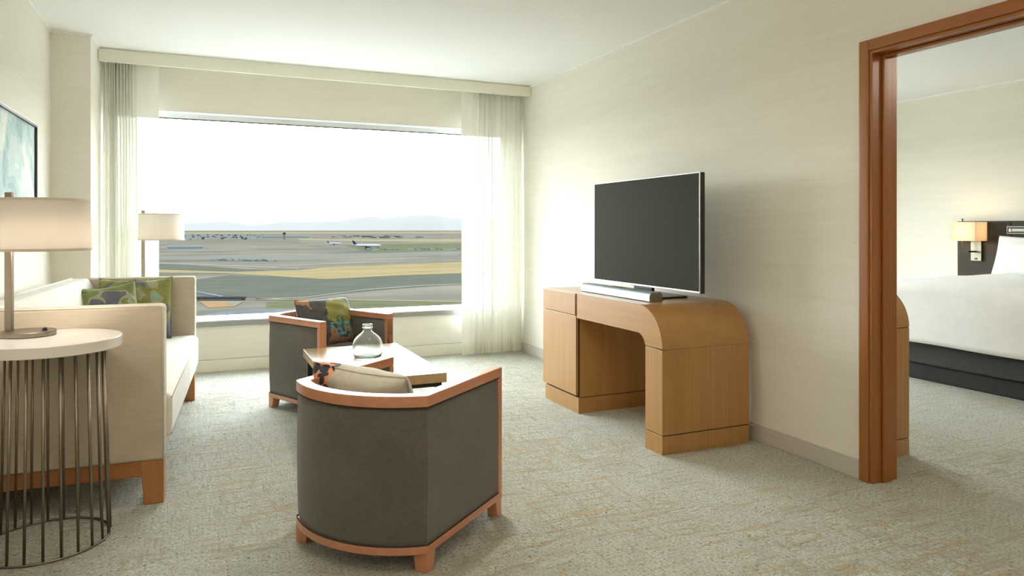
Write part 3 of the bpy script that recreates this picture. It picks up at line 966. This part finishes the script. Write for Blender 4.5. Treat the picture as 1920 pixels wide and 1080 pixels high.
# ------------------------------------------------------------------ cushions
def pillow_mesh(name, w, h, t, sag=0.0, seed=0, n=26):
    rnd = random.Random(seed)
    ph = [rnd.uniform(0, 6.28) for _ in range(6)]
    vs, fs = [], []
    for side in (1, -1):
        for j in range(n + 1):
            for i in range(n + 1):
                u, v = 2 * i / n - 1, 2 * j / n - 1
                e = max(0, (1 - abs(u) ** 2.6)) * max(0, (1 - abs(v) ** 2.6))
                pin = 1 - .03 * (1 - v * v) * abs(u) ** 3
                pin2 = 1 - .03 * (1 - u * u) * abs(v) ** 3
                x = u * w / 2 * pin
                z = h / 2 + v * h / 2 * pin2 - sag * (1 - u * u) * max(0, v) ** 2
                y = side * t / 2 * e ** .42
                y += e * (.006 * math.sin(9 * u + 5 * v + ph[0]) + .004 * math.sin(14 * v - 6 * u + ph[1]))
                vs.append((x, y, z))
        off = 0 if side == 1 else (n + 1) ** 2
        for j in range(n):
            for i in range(n):
                a = off + j * (n + 1) + i
                q = (a, a + 1, a + n + 2, a + n + 1)
                fs.append(q if side == -1 else q[::-1])
    me = bpy.data.meshes.new(name)
    me.from_pydata(vs, [], fs)
    bm = bmesh.new()
    bm.from_mesh(me)
    bmesh.ops.remove_doubles(bm, verts=bm.verts[:], dist=.0004)
    bmesh.ops.recalc_face_normals(bm, faces=bm.faces[:])
    bm.to_mesh(me)
    bm.free()
    return me
def pillow(label, mat, w, h, t, loc, rz, tilt, roll=0.0, sag=0.0, seed=0, group=None, name='throw_pillow', cat='pillow', spot=None):
    o = thing(name, label, cat, loc, rz, group)
    me = pillow_mesh(name, w, h, t, sag, seed)
    p = finish('pillow_cover', me, mat, o, smooth=True)
    p.rotation_euler = (tilt, roll, 0)
    if spot:
        me.materials.append(M[spot[0]])
        for f in me.polygons:
            if f.center.x * spot[1] > spot[2]:
                f.material_index = 1
    pts = []
    n = 26
    for k in range(4 * n):
        s, q = divmod(k, n)
        a = 2 * q / n - 1
        u, v = ((a, -1), (1, a), (-a, 1), (-1, -a))[s]
        pin = 1 - .03 * (1 - v * v) * abs(u) ** 3
        pin2 = 1 - .03 * (1 - u * u) * abs(v) ** 3
        pts.append((u * w / 2 * pin, 0, h / 2 + v * h / 2 * pin2 - sag * (1 - u * u) * max(0, v) ** 2))
    MB().tube(pts, .0035, 6, closed=True).build('piping', mat, p, smooth=True)
    return o
pillow('lime, teal and peach printed pillow leaning on the far sofa arm', 'p_sofa2', .44, .42, .13, (-.40, 5.30, .468), SRZ, math.radians(-14), 0, .02, 3, 'printed pillows on the sofa')
pillow('olive green printed pillow in front of another on the sofa', 'p_sofa1', .42, .40, .14, (-.545, 5.09, .468), math.radians(14), math.radians(-12), math.radians(-4), .03, 5, 'printed pillows on the sofa')

# ------------------------------------------------------------------ armchairs
CW, CD, SAG = .60, .575, .112
def back_path(inset, n=18):
    """U path from the front right arm tip round the curved back to the front left tip, moved inwards by inset"""
    hw_, hd = CW / 2, CD / 2
    rad = (hw_ * hw_ + SAG * SAG) / (2 * SAG)
    cy = -hd - SAG + rad
    r = rad - inset
    x = hw_ - inset
    a = math.asin(x / r)
    pts = [(x, hd), (x, hd - .06), (x, 0)]
    for k in range(n + 1):
        b = a - 2 * a * k / n
        pts.append((r * math.sin(b), cy - r * math.cos(b)))
    pts += [(-x, 0), (-x, hd - .06), (-x, hd)]
    return pts
def d_poly(inset, front):
    p = back_path(inset)
    p[0] = (p[0][0], front)
    p[-1] = (p[-1][0], front)
    del p[1], p[-2]
    return p[::-1]          # counter-clockwise
def armchair(label, loc, rz):
    t = thing('armchair', label, 'armchair', loc, rz, 'barrel armchairs')
    hd = CD / 2
    MB().strip(back_path(0), back_path(.05), [(.580, 0), (.620, 0)]).build('top_rail', 'cherry_y', t, bevel=.003)
    o, i = back_path(.007), back_path(.046)
    o[0] = (o[0][0], hd - .030); o[1] = (o[1][0], hd - .05)
    i[0] = (i[0][0], hd - .030); i[1] = (i[1][0], hd - .05)
    sh = MB().strip(o, i, [(.097, -.004), (.112, .0), (.20, .003), (.34, .0045), (.48, .003), (.566, .0), (.579, -.004)]).build('upholstered_shell', 'velvet', t)
    for f in sh.data.polygons:
        f.use_smooth = True
    e = sh.modifiers.new('es', 'EDGE_SPLIT')
    e.split_angle = math.radians(28)
    op = back_path(.003)
    op[0] = (op[0][0], hd - .03)
    MB().tube([(x, y, .0975) for x, y in op], .003, 6).build('welt', 'velvetdark', sh, smooth=True)
    MB().tube([(x, y, .578) for x, y in op], .003, 6).build('welt', 'velvetdark', sh, smooth=True)
    for s in (1, -1):
        x0, x1 = sorted((s * CW / 2, s * (CW / 2 - .05)))
        MB().box(x0, x1, hd - .030, hd, .098, .580).build('front_post', 'cherry_z', t, bevel=.003)
    br = back_path(.0)
    bi = back_path(.035)
    base = MB().strip(br, bi, [(.068, 0), (.096, 0)]).build('base_rail', 'cherry_y', t, bevel=.002)
    MB().box(-CW / 2 + .05, CW / 2 - .05, hd - .03, hd, .068, .096).build('front_rail', 'cherry_x', t, bevel=.002)
    for s in (1, -1):
        def q(y, w, d, z, fb):
            xo, xi = s * (CW / 2 - .002), s * (CW / 2 - .002 - w)
            x0, x1 = min(xo, xi), max(xo, xi)
            ya, yb = (y - d, y) if fb else (y, y + d)
            return [(x0, ya, z), (x1, ya, z), (x1, yb, z), (x0, yb, z)]
        MB().hexa(q(hd - .001, .046, .040, 0, True), q(hd - .001, .052, .055, .098, True)).build('leg', 'cherry_z', t, bevel=.003)
        MB().hexa(q(-hd - .004, .050, .042, 0, False), q(-hd - .004, .060, .055, .070, False)).build('leg', 'cherry_z', t, bevel=.003)
    MB().prism(d_poly(.048, hd - .012), .10, .27).build('seat_base', 'velvet', t, bevel=.004)
    MB().prism(d_poly(.052, hd - .004), .272, .395).build('seat_cushion', 'velvet', t, bevel=.025, bseg=4)
    return t
A1 = math.radians(40.5 - 90)
A2 = math.radians(-63 - 90)
C1, C2 = (.7505, 2.7916), (.8195, 4.927)
armchair('grey brown barrel armchair turned with its curved back outward', (*C1, 0), A1)
armchair('grey brown barrel armchair standing near the window', (*C2, 0), A2)
def local(c, rz, x, y):
    return (c[0] + x * math.cos(rz) - y * math.sin(rz), c[1] + x * math.sin(rz) + y * math.cos(rz))
x, y = local(C1, A1, -.105, -.055)
pillow('sand grey pillow with a spotted orange end, topping the curved chair back', 'p_near', .45, .30, .185, (x, y, .385), A1, math.radians(24), math.radians(3), .01, 9, 'printed pillows on the armchairs')
x, y = local(C2, A2, -.085, -.11)
pillow('charcoal pillow printed with a lime green flower', 'p_far', .44, .345, .17, (x, y, .385), A2, math.radians(22), 0, .0, 12, 'printed pillows on the armchairs')

# ------------------------------------------------------------------ coffee table and bottle
TX0, TX1, TY0, TY1 = .573, 1.15, 3.44, 4.47
ct = thing('coffee_table', 'glossy oak coffee table on slim dark legs', 'table', ((TX0 + TX1) / 2, (TY0 + TY1) / 2, 0))
a, b = (TX1 - TX0) / 2, (TY1 - TY0) / 2
MB().box(-a, a, -b, b, .421, .470).build('table_top', 'oak_y', ct, bevel=.003)
for sx in (1, -1):
    for sy in (1, -1):
        x0, x1 = sorted((sx * (a - .02), sx * (a - .05)))
        y0, y1 = sorted((sy * (b - .02), sy * (b - .05)))
        MB().box(x0, x1, y0, y1, 0, .421).build('leg', 'blackmetal', ct, bevel=.002)
for sx in (1, -1):
    x0, x1 = sorted((sx * (a - .022), sx * (a - .048)))
    MB().box(x0, x1, -b + .05, b - .05, .012, .036).build('stretcher', 'blackmetal', ct)
for sy in (1, -1):
    y0, y1 = sorted((sy * (b - .022), sy * (b - .048)))
    MB().box(-a + .05, a - .05, y0, y1, .398, .421).build('cross_rail', 'blackmetal', ct)

bt = thing('glass_bottle', 'clear squat glass bottle on the coffee table', 'bottle', (.872, 4.03, .4705))
outer = [(0.0, .0), (.070, .0), (.080, .006), (.085, .03), (.086, .06), (.083, .085), (.074, .105), (.058, .122), (.040, .136), (.029, .145), (.025, .155), (.025, .178), (.028, .182), (.028, .188), (.0245, .190)]
inner = [(.021, .188), (.021, .156), (.025, .146), (.036, .136), (.054, .121), (.070, .103), (.079, .084), (.082, .06), (.081, .03), (.074, .010), (0, .008)]
MB().lathe(outer + inner, seg=48, cap=False).build('bottle_body', 'bottle', bt, smooth=True)
MB().tube([(.0268 * math.cos(k * math.pi / 12), .0268 * math.sin(k * math.pi / 12), .170) for k in range(24)], .0022, 8, True).build('neck_ring', 'bottle', bt, smooth=True)

# ------------------------------------------------------------------ round wire side tables and their lamps
def side_table(label, loc):
    t = thing('side_table', label, 'side table', loc, 0, 'round wire side tables')
    MB().lathe([(0, .742), (.258, .742), (.26, .744), (.26, .781), (.258, .783), (0, .783)], seg=72).build('table_top', 'whitetop', t, bevel=.0015)
    ring = [(.218 * math.cos(k * math.pi / 36), .218 * math.sin(k * math.pi / 36), .0055) for k in range(72)]
    MB().tube(ring, .0045, 8, True).build('base_ring', 'nickel', t, smooth=True)
    ring = [(.196 * math.cos(k * math.pi / 36), .196 * math.sin(k * math.pi / 36), .737) for k in range(72)]
    MB().tube(ring, .0045, 8, True).build('top_ring', 'nickel', t, smooth=True)
    for k in range(24):
        an = math.radians(7.5 + 15 * k)
        MB().tube([(.196 * math.cos(an), .196 * math.sin(an), .739), (.2165 * math.cos(an), .2165 * math.sin(an), .006)], .0052, 8).build('rod', 'nickel', t, smooth=True)
    return t
side_table('round white table on flared wire rods beside the near sofa arm', (-.545, 3.212, 0))
side_table('round white wire table behind the far sofa arm', (-.318, 5.985, 0))

def table_lamp(label, loc, power):
    """stem stands at one side of a disc base, the drum shade hangs out over the other side"""
    t = thing('table_lamp', label, 'lamp', loc, -YAW, 'drum shade table lamps')
    b = MB().lathe([(0, 0), (.093, 0), (.095, .003), (.095, .017), (.093, .019), (0, .019)], seg=56).build('lamp_base', 'nickel', t, bevel=.001)
    MB().lathe([(.009, .019), (.009, .024), (.006, .030), (0, .030)], .058, .012, seg=16).build('switch_knob', 'black', b)
    sx = -.074
    MB().box(sx - .014, sx + .014, -.008, .008, .019, .548).build('stem', 'nickel', t, bevel=.0015)
    MB().box(sx - .014, sx + .014, -.008, .008, .548, .562).build('finial', 'nickel', t, bevel=.002)
    cx = .063
    rb, rt, z0, z1 = .162, .157, .334, .535
    sh = MB().lathe([(rb, z0), (rt, z1), (rt - .003, z1), (rb - .003, z0), (rb, z0)], cx, 0, seg=64, cap=False).build('lamp_shade', 'shade', t, smooth=True)
    for r_, z in ((rb, z0 + .004), (rt, z1 - .004)):
        MB().lathe([(r_ + .0012, z - .005), (r_ + .0012, z + .005), (r_ - .004, z + .005), (r_ - .004, z - .005), (r_ + .0012, z - .005)], cx, 0, seg=64, cap=False).build('shade_trim', 'trimshade', sh, smooth=False)
    MB().tube([(sx, 0, .525), (cx, 0, .525)], .005, 8).build('shade_arm', 'nickel', t, smooth=True)
    MB().lathe([(.012, .44), (.012, .52)], cx, 0, seg=12).build('bulb_holder', 'black', t)
    MB().lathe([(0, .375), (.02, .385), (.03, .41), (.022, .435), (.012, .445)], cx, 0, seg=16).build('bulb', 'bulb', t, smooth=True)
    ld = bpy.data.lights.new('bulb_light', 'POINT')
    ld.energy = power
    ld.color = (1.0, .95, .90)
    ld.shadow_soft_size = .03
    lo = bpy.data.objects.new('bulb_light', ld)
    COL.objects.link(lo)
    lo.parent = t
    lo.location = (cx, 0, .34)
    return t
table_lamp('drum shade lamp on the near white wire table', (-.620, 3.310, .7835), 1.7)
table_lamp('drum shade lamp standing beyond the sofa, against the window', (-.333, 6.095, .7835), 0.45)

# ------------------------------------------------------------------ desk with a waterfall end
dk = thing('desk', 'long wooden desk with a rounded waterfall end and plinth drawers', 'desk', (2.24, 3.115, 0))
def fr(m, name, mat, parent=dk, bevel=.0015):
    return m.build(name, mat, parent, bevel=bevel)
DX, DT, DTH, RO, RI = .59, .782, .158, .222, .075
Y1 = .93                      # where the kneehole meets the drawer unit
prof = [(0, .563), (.157, .563), (.157, DT - DTH - RI)]
for k in range(9):
    a = math.pi - k * math.pi / 16
    prof.append((.157 + RI + RI * math.cos(a), DT - DTH - RI + RI * math.sin(a)))
prof += [(Y1, DT - DTH), (Y1, DT)]
for k in range(17):
    a = math.pi / 2 + k * math.pi / 32
    prof.append((RO + RO * math.cos(a), DT - RO + RO * math.sin(a)))
o = MB().prism(prof, 0, DX, lambda a, b, c: (c, a, b)).build('waterfall_top', 'desk_y', dk, bevel=.0012)
o.data.materials.append(M['desk_y'])
for f in o.data.polygons:
    if abs(f.normal.x) < .5:
        f.material_index = 1
fr(MB().box(.004, DX - .004, .003, .154, .559, .563), 'joint', 'dark', bevel=0)
o = fr(MB().box(0, DX, 0, .157, .104, .559), 'end_panel', 'desk_z')
fr(MB().box(.004, DX - .004, .003, .154, .099, .104), 'joint', 'dark', bevel=0)
fr(MB().box(0, DX, 0, .157, 0, .099), 'plinth', 'desk_z')
fr(MB().box(.024, DX, Y1 + .004, 1.425, .104, DT), 'drawer_unit', 'desk_z')
fr(MB().box(.028, DX - .004, Y1 + .008, 1.421, .1, .104), 'joint', 'dark', bevel=0)
fr(MB().box(.012, DX, Y1 + .0, 1.413, 0, .1), 'plinth', 'desk_z')
fr(MB().box(.018, .024, Y1 + .006, 1.423, .108, DT - .004), 'joint', 'dark', bevel=0)
fr(MB().box(0, .018, Y1 + .026, 1.425, .640, DT - .003), 'drawer', 'desk_z')
fr(MB().box(0, .018, Y1 + .014, 1.425, .116, .636), 'cupboard_door', 'desk_z')

# television and soundbar
tv = thing('television', 'flat television with slim silver bezel on the wooden desk', 'television', (2.55, 3.765, .782))
W2 = .577
MB().box(.0, .03, -W2, W2, .058, .738).build('housing', 'tvback', tv, bevel=.003)
MB().box(-.004, .0, -W2 + .005, W2 - .005, .070, .733).build('screen', 'screen', tv)
for y0, y1, z0, z1 in ((-W2, W2, .733, .738), (-W2, W2, .058, .070), (-W2, -W2 + .005, .070, .733), (W2 - .005, W2, .070, .733)):
    MB().box(-.007, 0, y0, y1, z0, z1).build('bezel', 'bezel', tv, bevel=.0015)
MB().box(.008, .028, -.10, .10, .012, .06).build('stand_neck', 'tvback', tv, bevel=.003)
MB().prism([(-.09, -.26), (.17, -.24), (.17, .24), (-.09, .26)], 0.0008, .012).build('stand_foot', 'tvback', tv, bevel=.003)
sb = thing('soundbar', 'silver soundbar lying in front of the television', 'soundbar', (2.352, 3.795, .7825))
prof = [(0, .004), (.004, 0), (.082, 0), (.086, .004), (.086, .045), (.075, .055), (.022, .055), (.008, .048), (0, .034)]
MB().prism(prof, -.398, .398, lambda a, b, c: (a, c, b)).build('soundbar_body', 'silver', sb, bevel=.0015)
for s in (1, -1):
    MB().prism(prof, min(s * .398, s * .402), max(s * .398, s * .402), lambda a, b, c: (a, c, b)).build('end_cap', 'steel', sb)
MB().box(.03, .07, -.06, .06, .0551, .0562).build('control_strip', 'black', sb)

# ------------------------------------------------------------------ picture on the left wall
pic = thing('framed_painting', 'abstract pale blue painting in a black and silver frame', 'painting', (XL + .001, 4.50, 1.515))
hy, hz = .663, .322
MB().box(0, .018, -hy + .012, hy - .012, -hz + .012, hz - .012).build('canvas', 'art', pic)
for y0, y1, z0, z1 in ((-hy, hy, hz - .014, hz), (-hy, hy, -hz, -hz + .014), (-hy, -hy + .014, -hz + .014, hz - .014), (hy - .014, hy, -hz + .014, hz - .014)):
    MB().box(0, .032, y0, y1, z0, z1).build('frame_bar', 'frameblk', pic, bevel=.001)
for y0, y1, z0, z1 in ((-hy - .004, hy + .004, hz, hz + .005), (-hy - .004, hy + .004, -hz - .005, -hz), (-hy - .005, -hy, -hz, hz), (hy, hy + .005, -hz, hz)):
    MB().box(0, .028, y0, y1, z0, z1).build('outer_edge', 'framesilver', pic)

# ------------------------------------------------------------------ bedroom
db = thing('dresser', 'tall wooden dresser with a rounded waterfall end in the bedroom', 'dresser', (3.075, 2.604, 0))
DX2, DT2, RO2 = .384, .905, .225
prof = [(0, .679), (.17, .679), (.17, .82), (1.3, .82), (1.3, DT2)]
for k in range(17):
    a = math.pi / 2 + k * math.pi / 32
    prof.append((RO2 + RO2 * math.cos(a), DT2 - RO2 + RO2 * math.sin(a)))
MB().prism(prof, 0, DX2, lambda a, b, c: (c, a, b)).build('waterfall_top', 'desk_y', db, bevel=.0012)
MB().box(.004, DX2 - .004, .003, 1.29, .675, .679).build('joint', 'dark', db)
MB().box(0, DX2, 0, .17, .09, .675).build('end_panel', 'desk_z', db, bevel=.0015)
MB().box(.0, DX2 - .02, .17, 1.3, .09, .675).build('drawer_case', 'desk_z', db)
MB().box(.004, DX2 - .004, .003, .167, .085, .09).build('joint', 'dark', db)
MB().box(0, DX2, 0, 1.3, 0, .085).build('plinth', 'desk_z', db, bevel=.0015)
for k in range(3):
    MB().box(DX2 - .02, DX2, .175, 1.295, .095 + k * .193, .284 + k * .193).build('drawer', 'desk_z', db, bevel=.002)

bed = thing('bed', 'bed with a white duvet on a charcoal base', 'bed', (6.14, 3.32, 0))
MB().box(-.87, .96, -.93, .93, 0, .128).build('plinth', 'bedplinth', bed, bevel=.01)
MB().box(-.90, .97, -.96, .96, .128, .325).build('bed_base', 'bedbase', bed, bevel=.02, bseg=3)
rnd = random.Random(2)
def duvet(u, v):
    # unrolled sheet: u along x (foot to head), v across y; drops at foot and both sides
    L, Wd, drop, rr = 1.90, 2.02, .44, .07
    s = u * (L + drop) - drop           # <0: hanging at the foot
    q = (v - .5) * (Wd + 2 * drop)
    z = .775
    def fold(t, edge):
        if t <= edge - rr:
            return t, 0
        a = min((t - (edge - rr)) / rr, math.pi / 2)
        over = max(0, (t - (edge - rr)) - rr * math.pi / 2)
        return edge - rr + rr * math.sin(a), rr * (1 - math.cos(a)) + over
    x, d1 = fold(-s, 0)
    y, d2 = fold(abs(q), Wd / 2)
    d = max(d1, d2)
    wr = .006 * math.sin(5 * q + 2 * s) + .005 * math.sin(11 * s + 3 * q)
    puff = .022 * math.sin(math.pi * min(1, max(0, (s + .1) / 1.9))) * math.cos(min(1, abs(q)) * math.pi / 2)
    fl = .022 * max(0, d - .06)
    return (-.97 - x - (fl if d1 > d2 else 0) + wr * (d1 > .05), math.copysign(y + (fl if d2 >= d1 else 0), q), z + puff + wr * .6 - d)
dv = finish('duvet', grid_mesh('duvet', 60, 70, duvet), 'bedwhite', bed, smooth=True)
sol = dv.modifiers.new('thick', 'SOLIDIFY')
sol.thickness = .03
sol.offset = -1
MB().box(-.93, .955, -.95, .95, .326, .70).build('mattress', 'bedwhite', bed, bevel=.05, bseg=3)
pillow('white pillow propped on the bed against the headboard', 'bedwhite', .74, .385, .18, (6.80, 3.91, .772), math.radians(90), math.radians(19), 0, .015, 21, None, 'bed_pillow')

hb = thing('headboard', 'wide dark wooden headboard behind the bed', 'headboard', (7.165, 3.32, 0))
for y0, y1 in ((-1.50, -.98), (-.976, .976), (.98, 1.503)):
    MB().box(-.04, .034, y0, y1, .05, 1.282).build('headboard_panel', 'headb', hb, bevel=.003)
rl = thing('reading_light', 'chrome reading light recessed in the dark headboard', 'light', (7.124, 4.20, 1.193))
MB().box(-.004, 0, -.125, .125, -.034, .034).build('recess', 'black', rl)
for y0, y1, z0, z1 in ((-.13, .13, .028, .036), (-.13, .13, -.036, -.028), (-.13, -.122, -.028, .028), (.122, .13, -.028, .028)):
    MB().box(-.012, 0, y0, y1, z0, z1).build('chrome_frame', 'steel', rl, bevel=.001)
MB().box(-.02, -.004, -.11, .08, -.018, .014).build('light_arm', 'steel', rl, bevel=.004)
MB().box(-.022, -.004, .082, .108, -.018, .014).build('light_head', 'sillw', rl, bevel=.004)

wlp = thing('wall_lamp', 'lit box shade wall lamp beside the bed', 'lamp', (7.124, 4.615, .885))
MB().box(-.028, 0, -.053, .053, 0, .195).build('wall_plate', 'steel', wlp, bevel=.002)
MB().box(-.034, -.028, -.012, .012, .014, .030).build('socket', 'black', wlp)
MB().box(-.135, -.028, -.008, .008, .085, .101).build('swing_arm', 'blackmetal', wlp, bevel=.002)
MB().box(-.135, -.119, -.008, .07, .085, .101).build('swing_arm', 'blackmetal', wlp, bevel=.002)
MB().tube([(-.127, .07, .08), (-.127, .07, .41)], .007, 10).build('upright', 'steel', wlp, smooth=True)
MB().lathe([(.006, .41), (.008, .418), (0, .424)], -.127, .07, seg=10).build('finial', 'black', wlp)
sh = MB()
x0, x1, y0, y1, z0, z1 = -.205, -.025, -.11, .142, .200, .388
th_ = .003
sh.box(x0, x0 + th_, y0, y1, z0, z1).box(x1 - th_, x1, y0, y1, z0, z1).box(x0 + th_, x1 - th_, y0, y0 + th_, z0, z1).box(x0 + th_, x1 - th_, y1 - th_, y1, z0, z1)
sh.build('lamp_shade', 'shadewarm', wlp)
ld = bpy.data.lights.new('wall_lamp_light', 'POINT')
ld.energy = 1.1
ld.color = (1.0, .62, .32)
ld.shadow_soft_size = .03
lo = bpy.data.objects.new('wall_lamp_light', ld)
COL.objects.link(lo)
lo.parent = wlp
lo.location = (-.11, .03, .30)

# ------------------------------------------------------------------ ceiling lamps out of view, added to fill the room with light
def added_fill_lamp(label, loc, power, zc, r=.30):
    t = thing('added_fill_lamp', label, 'lamp', (*loc, zc), 0, 'added ceiling fill lamps')
    MB().lathe([(0, -.012), (.12, -.012), (.12, 0), (0, 0)], seg=32).build('canopy', 'nickel', t)
    MB().lathe([(r, -.17), (r, -.03), (r - .004, -.03), (r - .004, -.17), (r, -.17)], seg=48, cap=False).build('lamp_shade', 'shade', t, smooth=True)
    for k in range(3):
        a = k * 2.094
        MB().tube([(.1 * math.cos(a), .1 * math.sin(a), -.01), ((r - .004) * math.cos(a), (r - .004) * math.sin(a), -.04)], .004, 6).build('shade_arm', 'nickel', t)
    ld = bpy.data.lights.new('added_fill_light', 'POINT')
    ld.energy = power
    ld.color = (1.0, .88, .74)
    ld.shadow_soft_size = .25
    lo = bpy.data.objects.new('added_fill_light', ld)
    COL.objects.link(lo)
    lo.parent = t
    lo.location = (0, 0, -.24)
    return t
added_fill_lamp('added linen drum fill lamp over the sitting area', (.45, 1.4), 9.0, CH)
added_fill_lamp('added linen drum fill lamp by the entrance', (0.9, -.6), 13.0, CH)
def downlight(label, loc, power):  # added spot out of view, brightens the carpet and chairs
    t = thing('added_downlight', label, 'lamp', (*loc, CH), 0, 'added fill downlights')
    MB().lathe([(.075, -.004), (.075, 0), (.055, 0), (.055, -.004), (.075, -.004)], seg=32, cap=False).build('trim_ring', 'steel', t)
    MB().lathe([(.0, -.001), (.054, -.001)], seg=32, cap=False).build('lens', 'bulb', t)
    ld = bpy.data.lights.new('added_fill_beam', 'SPOT')
    ld.energy = power
    ld.color = (1.0, .93, .82)
    ld.spot_size = math.radians(96)
    ld.spot_blend = 1.0
    ld.shadow_soft_size = .06
    lo = bpy.data.objects.new('added_fill_beam', ld)
    COL.objects.link(lo)
    lo.parent = t
    lo.location = (0, 0, -.012)
    return t
downlight('added ceiling fill downlight above the armchairs', (1.15, 3.25), 42.0)
added_fill_lamp('added linen drum fill lamp in the bedroom', (4.7, 1.2), 14.0, BCH)
